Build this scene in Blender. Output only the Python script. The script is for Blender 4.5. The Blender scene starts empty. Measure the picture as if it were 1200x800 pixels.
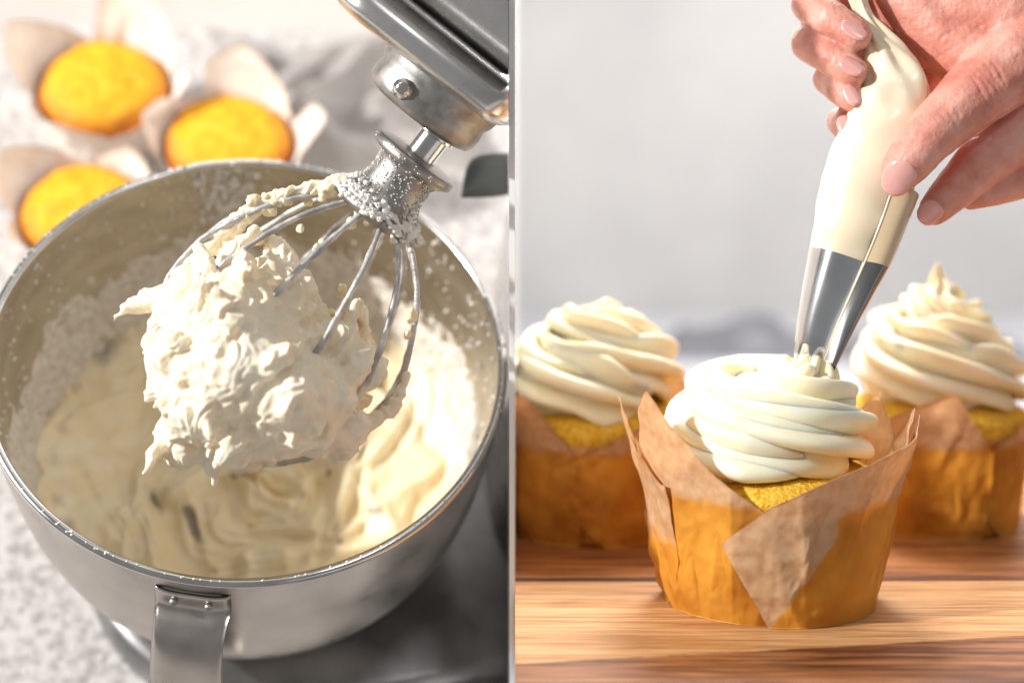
import bpy, bmesh, math, random
import numpy as np
from mathutils import Vector, Matrix, noise
random.seed(7); rng = np.random.default_rng(7)
scene = bpy.context.scene
PI = math.pi; R = math.radians

# ------------------------------------------------------------------ camera
F = 1800.0                                   # focal length in pixels of the 1200 wide photograph
PITCH = math.atan(200/F)
HC = 0.1684                                   # camera height above the cutting board
cam_d = bpy.data.cameras.new('camera'); cam = bpy.data.objects.new('camera', cam_d)
scene.collection.objects.link(cam); scene.camera = cam
cam_d.sensor_width = 36; cam_d.lens = F/1200*36
cam.location = (0, 0, HC); cam.rotation_euler = (PI/2-PITCH, 0, 0)
cam_d.clip_start = 0.01; cam_d.clip_end = 50
cam_d.dof.use_dof = True; cam_d.dof.focus_distance = 0.581
cam_d.dof.aperture_fstop = 4.0
FW = Vector((0, math.cos(PITCH), -math.sin(PITCH))); UP = Vector((0, math.sin(PITCH), math.cos(PITCH))); RT = Vector((1, 0, 0))
CP = Vector((0, 0, HC))
def vp(px, py, z=0.0, d=0.6):
    k = d/F
    return CP + RT*((px-600)*k) + UP*((400-py)*k) + FW*(d - z*k)
def ground(px, py, h=0.0):                    # where the sight line meets the level plane z = h
    r = RT*((px-600)/F) + UP*((400-py)/F) + FW
    return CP + r*((h-HC)/r.z)

# ------------------------------------------------------------------ world, lamps, exposure
w = bpy.data.worlds.new('World'); scene.world = w; w.use_nodes = True
bg = w.node_tree.nodes['Background']; bg.inputs[0].default_value = (1.0, 0.99, 0.975, 1); bg.inputs[1].default_value = 0.24
def area(name, loc, target, size, power, col=(1, 1, 1)):
    l = bpy.data.lights.new(name, 'AREA'); l.shape = 'DISK'; l.size = size; l.energy = power; l.color = col
    o = bpy.data.objects.new(name, l); scene.collection.objects.link(o)
    o.location = loc; o.rotation_euler = (Vector(target)-Vector(loc)).to_track_quat('-Z', 'Y').to_euler(); return o
KD = (RT*-0.79 + UP*0.42 - FW*0.43).normalized()
kt = vp(360, 420, 0, 0.62)
area('key_window', kt + KD*1.9, kt, 0.07, 54, (1.0, 0.975, 0.95))
area('back_fill', (0.125, 0.98, HC+0.36), (0.17, 0.78, 0.03), 0.20, 5.0, (1, 0.95, 0.88))  # added lamp, lifts the back cupcakes that the divider shades
area('backdrop_lamp', (0.55, 1.25, HC+0.75), (0.35, 2.0, 0.15), 0.5, 10, (1.0, 0.98, 0.97))
area('soft_fill', (-1.5, -0.25, 0.75), (0.0, 0.6, 0.1), 0.7, 4, (1.0, 0.98, 0.95))  # added fill lamp, there to soften shade and reflect in the metal
area('highlight_strip', (0.5, -0.6, 1.35), (-0.03, 0.6, 0.3), 0.30, 2.2, (1, 1, 1))  # added lamp, gives the mixer head its highlight
area('top_fill', (0.1, 0.1, 1.5), (0.05, 0.65, 0.1), 0.9, 1.5, (1.0, 0.99, 0.97))  # added overhead fill, also mirrored in the metal
area('rim_softbox', (0.55, 0.75, HC+0.55), (0.13, 0.62, 0.05), 0.35, 0.15, (0.95, 0.97, 1))
scene.view_settings.view_transform = 'Standard'; scene.view_settings.look = 'None'
scene.view_settings.exposure = 0.0; scene.view_settings.gamma = 1.0
scene.cycles.max_bounces = 8

# ------------------------------------------------------------------ materials
def lin(c):
    return tuple(((x/255)/12.92 if x/255 <= 0.04045 else ((x/255+0.055)/1.055)**2.4) for x in c)+(1.0,)
def mat(name, cols, rough=0.5, metal=0.0, scale=400, stops=(0.35, 0.65), bump=0.0, bscale=1500, stretch=(1, 1, 1), sss=0.0, sssr=0.002,
        coat=0.0, transl=0.0, detail=5, rough2=None, spec=0.5, distort=0.0, attr=None, attrcol=None, bdist=0.0004, crinkle=0):
    m = bpy.data.materials.new(name); m.use_nodes = True; nt = m.node_tree; N = nt.nodes; L = nt.links
    p = N['Principled BSDF']; out = N['Material Output']
    tc = N.new('ShaderNodeTexCoord'); mp = N.new('ShaderNodeMapping'); mp.inputs['Scale'].default_value = stretch
    L.new(tc.outputs['Object'], mp.inputs[0])
    nz = N.new('ShaderNodeTexNoise'); nz.inputs['Scale'].default_value = scale; nz.inputs['Detail'].default_value = detail
    nz.inputs['Distortion'].default_value = distort
    L.new(mp.outputs[0], nz.inputs[0])
    cr = N.new('ShaderNodeValToRGB'); L.new(nz.outputs[0], cr.inputs[0])
    cols = [lin(c) for c in cols]
    if len(cols) == 1: cols = cols*2
    n = len(cols)
    while len(cr.color_ramp.elements) < n: cr.color_ramp.elements.new(0.5)
    for i, c in enumerate(cols):
        e = cr.color_ramp.elements[i]; e.position = stops[0]+(stops[1]-stops[0])*i/(n-1); e.color = c
    colout = cr.outputs[0]
    if attr:
        at = N.new('ShaderNodeAttribute'); at.attribute_name = attr
        nn = N.new('ShaderNodeTexNoise'); nn.inputs['Scale'].default_value = 120; nn.inputs['Detail'].default_value = 6
        L.new(tc.outputs['Object'], nn.inputs[0])
        ad = N.new('ShaderNodeMath'); ad.operation = 'MULTIPLY_ADD'; ad.inputs[1].default_value = 0.9; ad.inputs[2].default_value = -0.45
        L.new(nn.outputs[0], ad.inputs[0])
        s = N.new('ShaderNodeMath'); s.operation = 'ADD'; s.use_clamp = True
        L.new(at.outputs['Fac'], s.inputs[0]); L.new(ad.outputs[0], s.inputs[1])
        rmp = N.new('ShaderNodeMapRange'); rmp.inputs[1].default_value = 0.3; rmp.inputs[2].default_value = 0.7; L.new(s.outputs[0], rmp.inputs[0])
        mx = N.new('ShaderNodeMixRGB'); L.new(rmp.outputs[0], mx.inputs[0]); L.new(colout, mx.inputs[1]); mx.inputs[2].default_value = lin(attrcol)
        n3 = N.new('ShaderNodeTexNoise'); n3.inputs['Scale'].default_value = 42; n3.inputs['Detail'].default_value = 5; n3.inputs['Distortion'].default_value = 0.2
        L.new(tc.outputs['Object'], n3.inputs[0]); r3 = N.new('ShaderNodeValToRGB'); L.new(n3.outputs[0], r3.inputs[0])
        c3 = lin(attrcol); r3.color_ramp.elements[0].position = 0.34; r3.color_ramp.elements[0].color = (c3[0]*0.80, c3[1]*0.70, c3[2]*0.7, 1)
        r3.color_ramp.elements[1].position = 0.66; r3.color_ramp.elements[1].color = (min(1, c3[0]*1.12), min(1, c3[1]*1.3), c3[2]*1.7, 1); L.new(r3.outputs[0], mx.inputs[2])
        colout = mx.outputs[0]
    L.new(colout, p.inputs['Base Color'])
    p.inputs['Roughness'].default_value = rough; p.inputs['Metallic'].default_value = metal
    p.inputs['Specular IOR Level'].default_value = spec
    if rough2 is not None:
        mr = N.new('ShaderNodeMapRange'); mr.inputs[3].default_value = rough; mr.inputs[4].default_value = rough2; L.new(nz.outputs[0], mr.inputs[0]); L.new(mr.outputs[0], p.inputs['Roughness'])
    if sss:
        p.inputs['Subsurface Weight'].default_value = sss; p.inputs['Subsurface Scale'].default_value = sssr
        p.inputs['Subsurface Radius'].default_value = (1.0, 0.6, 0.35)
    if coat: p.inputs['Coat Weight'].default_value = coat; p.inputs['Coat Roughness'].default_value = 0.15
    if bump:
        bn = N.new('ShaderNodeTexNoise'); bn.inputs['Scale'].default_value = bscale; bn.inputs['Detail'].default_value = 6
        L.new(mp.outputs[0], bn.inputs[0])
        b = N.new('ShaderNodeBump'); b.inputs['Strength'].default_value = bump; b.inputs['Distance'].default_value = bdist
        L.new(bn.outputs[0], b.inputs['Height']); L.new(b.outputs[0], p.inputs['Normal'])
        if crinkle:
            wn = N.new('ShaderNodeTexNoise'); wn.inputs['Scale'].default_value = 60; L.new(tc.outputs['Object'], wn.inputs[0])
            va = N.new('ShaderNodeMixRGB'); va.blend_type = 'ADD'; va.inputs[0].default_value = 0.025; L.new(tc.outputs['Object'], va.inputs[1]); L.new(wn.outputs[1], va.inputs[2])
            m2 = N.new('ShaderNodeMapping'); m2.inputs['Scale'].default_value = (1, 1, 0.45); L.new(va.outputs[0], m2.inputs[0])
            vo = N.new('ShaderNodeTexVoronoi'); vo.inputs['Scale'].default_value = 62; vo.feature = 'SMOOTH_F1'; vo.inputs['Smoothness'].default_value = 0.25; L.new(m2.outputs[0], vo.inputs[0])
            b2 = N.new('ShaderNodeBump'); b2.inputs['Strength'].default_value = 0.55; b2.inputs['Distance'].default_value = crinkle
            L.new(vo.outputs[0], b2.inputs['Height']); L.new(b.outputs[0], b2.inputs['Normal']); L.new(b2.outputs[0], p.inputs['Normal'])
    if transl:
        t = N.new('ShaderNodeBsdfTranslucent'); L.new(colout, t.inputs[0])
        ms = N.new('ShaderNodeMixShader'); ms.inputs[0].default_value = transl
        L.new(p.outputs[0], ms.inputs[1]); L.new(t.outputs[0], ms.inputs[2]); L.new(ms.outputs[0], out.inputs[0])
    return m
M = {}
M['cream'] = mat('buttercream', [(254, 239, 204), (255, 246, 222)], rough=0.38, scale=90, bump=0.12, bscale=700, sss=0.55, sssr=0.004, spec=0.35)
M['whip'] = mat('whipped_frosting', [(249, 233, 204), (252, 241, 220)], rough=0.45, scale=60, bump=0.3, bscale=420, sss=0.25, sssr=0.003, bdist=0.0006)
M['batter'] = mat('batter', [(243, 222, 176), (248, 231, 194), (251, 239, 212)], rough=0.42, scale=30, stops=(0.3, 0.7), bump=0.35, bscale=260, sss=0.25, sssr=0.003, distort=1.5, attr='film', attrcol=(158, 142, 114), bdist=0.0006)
M['powder'] = mat('caked_sugar', [(212, 202, 188), (238, 232, 222)], rough=0.9, scale=300, bump=0.9, bscale=900, bdist=0.0008)
M['sugar'] = mat('icing_sugar', [(240, 236, 230)], rough=0.9)
M['steel'] = mat('brushed_steel', [(172, 165, 158), (204, 197, 190)], rough=0.16, metal=1, scale=45, stops=(0.3, 0.7), rough2=0.48, bump=0.10, bscale=900, detail=12, stretch=(1, 1, 1))
M['steel_in'] = mat('brushed_steel_inside', [(188, 182, 174), (210, 204, 196)], rough=0.34, metal=1, scale=40, rough2=0.5, bump=0.05, bscale=900, stretch=(1, 1, 3))
M['polish'] = mat('polished_steel', [(205, 203, 200), (225, 223, 220)], rough=0.10, metal=1, scale=60, rough2=0.25)
M['alu'] = mat('satin_aluminium', [(150, 147, 144), (178, 175, 170)], rough=0.34, metal=1, scale=200, bump=0.25, bscale=1800, rough2=0.5)
M['silver'] = mat('silver_enamel', [(204, 202, 200), (218, 216, 214)], rough=0.20, metal=0.9, scale=50, coat=0.4, rough2=0.34)
M['base'] = mat('shaded_enamel', [(134, 134, 134), (156, 155, 154)], rough=0.25, metal=0.9, scale=50, coat=0.4, rough2=0.4)  # the mixer's silver, darkened to carry the bowl's shadow on the base
M['dark'] = mat('dark_gap', [(40, 42, 40), (58, 62, 56)], rough=0.3, scale=60)
M['wire'] = mat('sugared_wire', [(168, 166, 166), (192, 190, 189), (226, 223, 220)], rough=0.45, metal=0.35, scale=110, stops=(0.40, 0.62), bump=0.6, bscale=1400)
M['cake'] = mat('yellow_cake', [(205, 140, 20), (238, 188, 48), (246, 206, 84)], rough=0.75, scale=420, stops=(0.3, 0.7), bump=1.0, bscale=700, sss=0.2, sssr=0.003, bdist=0.0012)
M['cake2'] = mat('golden_muffin_top', [(226, 154, 8), (243, 180, 22), (248, 196, 56)], rough=0.7, scale=120, stops=(0.3, 0.7), bump=0.8, bscale=500, sss=0.15, sssr=0.003, attr='baked', attrcol=(204, 120, 20))
M['kraft'] = mat('kraft_liner', [(226, 184, 136), (238, 204, 162)], rough=0.42, scale=260, bump=0.35, bscale=300, transl=0.40, attr='grease', attrcol=(240, 170, 56), bdist=0.0006, crinkle=0.005)
M['kraft_pale'] = mat('pale_liner', [(246, 234, 222), (251, 243, 234)], rough=0.7, scale=120, bump=0.25, bscale=400, transl=0.15, attr='grease', attrcol=(230, 180, 132), crinkle=0.003)
M['wall'] = mat('grey_backdrop', [(198, 196, 194), (215, 213, 210)], rough=0.9, scale=3.5, detail=3)
M['table'] = mat('grey_table', [(190, 190, 196), (206, 206, 210)], rough=0.7, scale=8)
M['pale_sheet'] = mat('pale_paper', [(240, 226, 212), (248, 238, 228)], rough=0.75, scale=120, bump=0.25, bscale=400)
M['counter'] = mat('plaster_counter', [(168, 162, 159), (196, 191, 188), (214, 211, 208)], rough=0.7, scale=190, stops=(0.36, 0.62), bump=0.5, bscale=300, detail=9, bdist=0.0008)
M['strip'] = mat('beige_shelf', [(196, 188, 181), (208, 201, 195)], rough=0.7, scale=8)
M['linen'] = mat('grey_linen', [(158, 152, 149), (184, 179, 175)], rough=0.9, scale=40, bump=0.4, bscale=1800)
M['linen_dark'] = mat('dark_grey_linen', [(112, 112, 118), (138, 138, 144)], rough=0.9, scale=40, bump=0.3, bscale=1200)
M['panel'] = mat('white_panel', [(250, 250, 250)], rough=0.8)
M['plastic'] = mat('piping_bag_plastic', [(236, 220, 190), (243, 231, 206)], rough=0.24, scale=25, bump=0.5, bscale=75, stretch=(0.6, 0.6, 3.2), sss=0.4, sssr=0.003, spec=0.5, coat=0.25)
M['film'] = mat('shaded_film', [(196, 172, 136), (214, 192, 158)], rough=0.25, scale=30, coat=0.3)  # browner than the bag: shade of its right side put into the colour
M['seam'] = mat('bag_seam_plastic', [(235, 222, 192)], rough=0.2, coat=0.5)
M['nozzle'] = mat('nozzle_steel', [(205, 208, 212), (226, 228, 231)], rough=0.12, metal=1, scale=50, rough2=0.22)
M['skin'] = mat('skin', [(204, 126, 110), (222, 154, 136), (232, 176, 160)], rough=0.44, scale=70, stops=(0.32, 0.68), bump=0.55, bscale=520, sss=0.30, sssr=0.003, bdist=0.0009)
M['nail'] = mat('nail', [(222, 158, 150), (232, 174, 166)], rough=0.18, scale=60, coat=0.6, sss=0.2)
def wood(name, a, b, c, off, sc=16):
    m = bpy.data.materials.new(name); m.use_nodes = True; nt = m.node_tree; N = nt.nodes; L = nt.links; p = N['Principled BSDF']
    tc = N.new('ShaderNodeTexCoord'); mp = N.new('ShaderNodeMapping'); mp.inputs['Scale'].default_value = (1.0, 22, 10); mp.inputs['Location'].default_value = (off, off*2, 0)
    L.new(tc.outputs['Object'], mp.inputs[0])
    n1 = N.new('ShaderNodeTexNoise'); n1.inputs['Scale'].default_value = sc; n1.inputs['Detail'].default_value = 8; n1.inputs['Distortion'].default_value = 0.6; n1.inputs['Roughness'].default_value = 0.6
    L.new(mp.outputs[0], n1.inputs[0])
    cr = N.new('ShaderNodeValToRGB'); L.new(n1.outputs[0], cr.inputs[0]); cr.color_ramp.elements.new(0.5)
    for e, pos, cc in zip(cr.color_ramp.elements, (0.40, 0.5, 0.60), (a, b, c)): e.position = pos; e.color = lin(cc)
    mp2 = N.new('ShaderNodeMapping'); mp2.inputs['Scale'].default_value = (2, 90, 40); L.new(tc.outputs['Object'], mp2.inputs[0])
    n2 = N.new('ShaderNodeTexNoise'); n2.inputs['Scale'].default_value = 22; n2.inputs['Detail'].default_value = 4; L.new(mp2.outputs[0], n2.inputs[0])
    mx = N.new('ShaderNodeMixRGB'); mx.blend_type = 'MULTIPLY'; mx.inputs[0].default_value = 0.7
    r2 = N.new('ShaderNodeValToRGB'); L.new(n2.outputs[0], r2.inputs[0]); r2.color_ramp.elements[0].position = 0.36; r2.color_ramp.elements[0].color = (0.55, 0.42, 0.32, 1); r2.color_ramp.elements[1].position = 0.52; r2.color_ramp.elements[1].color = (1, 1, 1, 1)
    L.new(cr.outputs[0], mx.inputs[1]); L.new(r2.outputs[0], mx.inputs[2]); L.new(mx.outputs[0], p.inputs['Base Color'])
    p.inputs['Roughness'].default_value = 0.42
    b_ = N.new('ShaderNodeBump'); b_.inputs['Strength'].default_value = 0.3; b_.inputs['Distance'].default_value = 0.0003; L.new(n2.outputs[0], b_.inputs['Height']); L.new(b_.outputs[0], p.inputs['Normal'])
    return m

# ------------------------------------------------------------------ object helpers
col = scene.collection
GAP = 0.0012                                 # half thickness of the white divider
def empty(name, mw, label=None, cat=None, group=None):
    o = bpy.data.objects.new(name, None); col.objects.link(o); o.empty_display_size = 0.02
    if not isinstance(mw, Matrix): mw = Matrix.Translation(mw)
    o.matrix_world = mw; o['_mw'] = [x for r in mw for x in r]
    if label: tag(o, label, cat, group)
    return o
def tag(o, label, cat, group=None, kind=None):
    if label: o['label'] = label
    if cat: o['category'] = cat
    if group: o['group'] = group
    if kind: o['kind'] = kind
    return o
def obj(name, verts, faces, material, parent=None, smooth=True, clip=None, base=None, attrs=None, autos=None, mats=None, midx=None):
    """verts in WORLD coordinates"""
    V = np.asarray(verts, float)
    me = bpy.data.meshes.new(name)
    if parent is not None: mw = Matrix([list(parent['_mw'])[i*4:i*4+4] for i in range(4)])
    else: mw = Matrix.Translation(base if base is not None else Vector((V[:, 0].mean(), V[:, 1].mean(), V[:, 2].min())))
    inv = np.array(mw.inverted()); Vl = V@inv[:3, :3].T + inv[:3, 3]
    me.from_pydata(Vl.tolist(), [], [list(map(int, f)) for f in faces])
    if attrs:
        for k, v in attrs.items():
            a = me.attributes.new(k, 'FLOAT', 'POINT'); a.data.foreach_set('value', np.asarray(v, np.float32))
    if clip is not None:                       # trim at the divider panel
        bm = bmesh.new(); bm.from_mesh(me)
        co = mw.inverted() @ Vector((clip*GAP, 0, 0)); no = (mw.to_3x3().inverted() @ Vector((-clip, 0, 0))).normalized()
        bmesh.ops.bisect_plane(bm, geom=bm.verts[:]+bm.edges[:]+bm.faces[:], plane_co=co, plane_no=no, clear_outer=True)
        bm.to_mesh(me); bm.free()
    me.materials.append(material)
    if smooth: me.shade_smooth()
    o = bpy.data.objects.new(name, me); col.objects.link(o)
    if parent is not None:
        o.parent = parent; o['_mw'] = list(parent['_mw'])
    else:
        o.location = mw.translation; o['_mw'] = [x for r in mw for x in r]
    if autos:
        bm = bmesh.new(); bm.from_mesh(me)
        for e in bm.edges:
            if len(e.link_faces) == 2 and e.calc_face_angle(0) > R(autos): e.smooth = False
        bm.to_mesh(me); bm.free()
    return o
def tf(Mx, P):
    A = np.array(Mx); P = np.asarray(P, float); return P@A[:3, :3].T + A[:3, 3]
def frame(o, x, y, z, s):
    m = Matrix.Identity(4)
    for i, v in enumerate((x, y, z)):
        for j in range(3): m[j][i] = v[j]*s
    for j in range(3): m[j][3] = o[j]
    return m
def rigid(m):                                  # the same frame without its scale
    l, q, s = m.decompose(); return Matrix.Translation(l) @ q.to_matrix().to_4x4()
def catmull(P, n):
    P = [np.array(p, float) for p in P]; P = [2*P[0]-P[1]]+P+[2*P[-1]-P[-2]]; out = []
    for i in range(1, len(P)-2):
        for k in range(n):
            t = k/n; a, b, c, d = P[i-1:i+3]
            out.append(0.5*((2*b)+(-a+c)*t+(2*a-5*b+4*c-d)*t*t+(-a+3*b-3*c+d)*t**3))
    out.append(P[-2]); return np.array(out)
def tube(path, radii, seg=12, prof=None, cap=True, twist=None, flat=1.0):
    """prof(phi, t) multiplies the radius"""
    P = np.asarray(path, float); n = len(P); radii = np.broadcast_to(np.asarray(radii, float), (n,))
    T = np.gradient(P, axis=0); T /= np.linalg.norm(T, axis=1)[:, None]+1e-12
    u = np.cross(T[0], [0, 0, 1.0])
    if np.linalg.norm(u) < 1e-3: u = np.cross(T[0], [0, 1.0, 0])
    u /= np.linalg.norm(u); V = []
    ph = np.linspace(0, 2*PI, seg, endpoint=False)
    for i in range(n):
        u = u-T[i]*np.dot(u, T[i]); u /= np.linalg.norm(u); v = np.cross(T[i], u)
        k = radii[i]*(np.array([prof(a, i/(n-1)) for a in ph]) if prof else 1.0)
        V.append(P[i]+(np.cos(ph)*k)[:, None]*u+(np.sin(ph)*k*flat)[:, None]*v)
    V = np.concatenate(V); Fc = []
    for i in range(n-1):
        for j in range(seg):
            a = i*seg+j; b = i*seg+(j+1) % seg; Fc.append((a, b, b+seg, a+seg))
    if cap:
        V = np.vstack([V, P[0]-T[0]*radii[0]*0.5, P[-1]+T[-1]*radii[-1]*0.5]); a0 = len(V)-2
        for j in range(seg):
            Fc.append(((j+1) % seg, j, a0)); Fc.append(((n-1)*seg+j, (n-1)*seg+(j+1) % seg, a0+1))
    return V, Fc
def join(parts):
    Vs, Fs, o = [], [], 0
    for v, f in parts:
        Vs.append(np.asarray(v, float)); Fs += [tuple(int(i)+o for i in q) for q in f]; o += len(v)
    return np.concatenate(Vs), Fs
def lathe(prof, seg=96, a0=0, a1=2*PI):
    full = abs(a1-a0-2*PI) < 1e-6; V = []; n = len(prof)
    A = np.linspace(a0, a1, seg, endpoint=not full)
    for r, z in prof:
        for a in A: V.append((r*math.cos(a), r*math.sin(a), z))
    Fc = []; m = len(A)
    for i in range(n-1):
        for j in range(m if full else m-1):
            a = i*m+j; b = i*m+(j+1) % m; Fc.append((a, b, b+m, a+m))
    return np.array(V), Fc
def box(x0, x1, y0, y1, z0, z1, bev=0.0):
    bm = bmesh.new(); bmesh.ops.create_cube(bm, size=1)
    for v in bm.verts: v.co = Vector(((x0+x1)/2+v.co.x*(x1-x0), (y0+y1)/2+v.co.y*(y1-y0), (z0+z1)/2+v.co.z*(z1-z0)))
    if bev: bmesh.ops.bevel(bm, geom=bm.edges[:], offset=bev, segments=3, affect='EDGES', profile=0.5)
    bm.verts.index_update(); V = [tuple(v.co) for v in bm.verts]; Fc = [[v.index for v in f.verts] for f in bm.faces]; bm.free(); return np.array(V), Fc
_ico = {}
def ico(sub=1):
    if sub not in _ico:
        bm = bmesh.new(); bmesh.ops.create_icosphere(bm, subdivisions=sub, radius=1); _ico[sub] = (np.array([tuple(v.co) for v in bm.verts]), [[v.index for v in f.verts] for f in bm.faces]); bm.free()
    return _ico[sub]
def blob(c, r, sub=2, sc=(1, 1, 1)):
    v, f = ico(sub); return v*np.array(sc)*r+np.array(c, float), f
def pc(p):                                     # a point nearer than the frame's plane, set so that it still lies on its sight line
    k = 1-p[2]/F
    return (600+(p[0]-600)*k, 400+(p[1]-400)*k, p[2])
def caps(p0, p1, r0, r1, seg=12):
    p0 = np.array(p0, float); p1 = np.array(p1, float); d = p1-p0; L_ = np.linalg.norm(d)+1e-9; d = d/L_
    pts, rad = [], []
    for t in (-1, -0.85, -0.5, 0): pts.append(p0+d*r0*t); rad.append(max(r0*math.sqrt(max(1-t*t, 0)), r0*0.02))
    for k in (0.33, 0.66): pts.append(p0+d*L_*k); rad.append(r0+(r1-r0)*k)
    for t in (0, 0.5, 0.85, 1): pts.append(p1+d*r1*t); rad.append(max(r1*math.sqrt(max(1-t*t, 0)), r1*0.02))
    return tube(pts, rad, seg, cap=True)
def chain(pts, rs, seg=14):
    return [caps(pts[i], pts[i+1], rs[i], rs[i+1], seg) for i in range(len(pts)-1)]
def remesh(parts, voxel, smooth=4, fac=0.5):
    V, Fc = join(parts); me = bpy.data.meshes.new('tmp'); me.from_pydata(V.tolist(), [], Fc); me.update()
    o = bpy.data.objects.new('tmp', me); col.objects.link(o)
    m = o.modifiers.new('r', 'REMESH'); m.mode = 'VOXEL'; m.voxel_size = voxel
    if smooth: s = o.modifiers.new('s', 'SMOOTH'); s.iterations = smooth; s.factor = fac
    dg = bpy.context.evaluated_depsgraph_get(); ev = o.evaluated_get(dg); m2 = ev.to_mesh()
    n = len(m2.vertices); a = np.empty(n*3); m2.vertices.foreach_get('co', a); nn = np.empty(n*3); m2.vertex_normals.foreach_get('vector', nn)
    fs = [tuple(p.vertices) for p in m2.polygons]; ev.to_mesh_clear()
    bpy.data.objects.remove(o); bpy.data.meshes.remove(me)
    return a.reshape(-1, 3), fs, nn.reshape(-1, 3)
def fbm(p, s, oct=3):
    v = 0; a = 1
    for i in range(oct): v += a*noise.noise(Vector(p)*s); a *= 0.5; s *= 2.03
    return v

# ================================================================== THE DIVIDER AND THE RIGHT SET'S SHELL
WALLY = 2.10
V, Fc = box(-GAP+0.0001, GAP-0.0001, 0.600, WALLY, -0.35, 1.30)  # added panel: white gutter between the sets, tall enough to block lamp spill
tag(obj('added_divider', V, Fc, M['panel'], smooth=False), None, None, kind='structure')
TZ = -0.022
V, Fc = box(GAP, 1.6, 0.25, WALLY-0.001, TZ-0.02, TZ); tag(obj('table', V, Fc, M['table'], smooth=False), None, None, kind='structure')
V, Fc = box(GAP, 1.6, WALLY, WALLY+0.03, TZ, 1.3); tag(obj('wall', V, Fc, M['wall'], smooth=False), None, None, kind='structure')

# cutting board made of glued strips
board = empty('cutting_board', Vector((0.2, 0.68, TZ)), 'striped acacia cutting board lying under the three frosted cupcakes', 'cutting board')
gy = lambda py: ground(900, py).y
edges = [(gy(520), gy(520)), (gy(560), gy(560)), (gy(603), gy(602)), (gy(636), gy(635)), (gy(676), gy(675)), (gy(681), gy(680)), (gy(778), gy(742)), (gy(815), gy(800))]
woods = [wood('acacia_1', (150, 92, 44), (198, 136, 76), (222, 166, 104), 3), wood('acacia_2', (160, 100, 50), (208, 146, 84), (228, 172, 112), 7),
         wood('acacia_3', (140, 80, 36), (198, 132, 70), (222, 162, 100), 11), wood('acacia_4', (120, 70, 38), (180, 116, 64), (212, 150, 92), 15),
         wood('acacia_5', (60, 32, 18), (100, 56, 30), (130, 76, 42), 19), wood('acacia_6', (182, 128, 80), (208, 158, 106), (222, 176, 126), 23),
         wood('acacia_7', (70, 38, 22), (138, 84, 50), (182, 122, 76), 27)]
for i in range(7):
    (a0, a1), (b0, b1) = edges[i+1], edges[i]     # near, far edges at left and right
    g = 0.00012; x0, x1 = GAP, 0.52; n = 24
    # slanting joint between two strips, meeting at x=0 and x=0.2
    def yy(e, x): return e[0]+(e[1]-e[0])*x/0.2
    zt = 0.0 if i < 6 else 0.0
    secs = []
    for k in range(n+1):
        x = x0+(x1-x0)*k/n; ya = yy((a0, a1), x)+g; yb = yy((b0, b1), x)-g
        if i == 6:
            ya2 = ya; secs.append([(x, yb, TZ), (x, ya2, TZ), (x, ya2-0.002, TZ+0.004), (x, ya2-0.002, -0.007), (x, ya2, -0.003), (x, ya2+0.004, -0.0008), (x, ya2+0.009, 0), (x, yb-0.0003, 0), (x, yb, -0.0003)])
        else:
            secs.append([(x, yb, TZ), (x, ya, TZ), (x, ya, -0.0003), (x, ya+0.0003, 0), (x, yb-0.0003, 0), (x, yb, -0.0003)])
    m_ = len(secs[0]); V = np.array([p for s in secs for p in s]); Fc = []
    for k in range(n):
        for j in range(m_): a = k*m_+j; b = k*m_+(j+1) % m_; Fc.append((a, b, b+m_, a+m_))
    Fc.append(tuple(range(m_))); Fc.append(tuple(n*m_+j for j in reversed(range(m_))))
    obj('plank', V, Fc, woods[i], board, smooth=False)

# ================================================================== CUPCAKES
def lerp_contour(c, t):
    xs = [a for a, b in c]; ys = [b for a, b in c]; return float(np.interp(t, xs, ys))
def wall_r(h, rb, rt): return rb+(rt-rb)*min(max(h/160, -0.2), 1.0)+max(h-160, 0)*0.16
def crease_field(seed, t0, t1, K=16):
    q = random.Random(int(seed*97)+5); L_ = []
    for i in range(K):
        ta = q.uniform(t0, t1); tb = ta+q.uniform(-26, 26); ha, hb_ = q.uniform(-10, 60), q.uniform(60, 220)
        L_.append((ta, ha, tb, hb_, q.uniform(2.2, 6.0)*q.choice((1, 1, -0.7)), q.uniform(2.5, 8.0)))
    def f(t, h):
        v = 0
        for ta, ha, tb, hb_, am, wd in L_:
            x, y = (t-ta)*2.4, h-ha; dx, dy = (tb-ta)*2.4, hb_-ha; L2 = math.hypot(dx, dy)
            u = (x*dx+y*dy)/(L2*L2)
            if -0.1 < u < 1.1:
                d = (x*dy-y*dx)/L2; v += am*math.exp(-abs(d)/wd)*math.sin(max(0, min(1, (u+0.1)/1.2))*PI)
        return v
    return f
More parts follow.
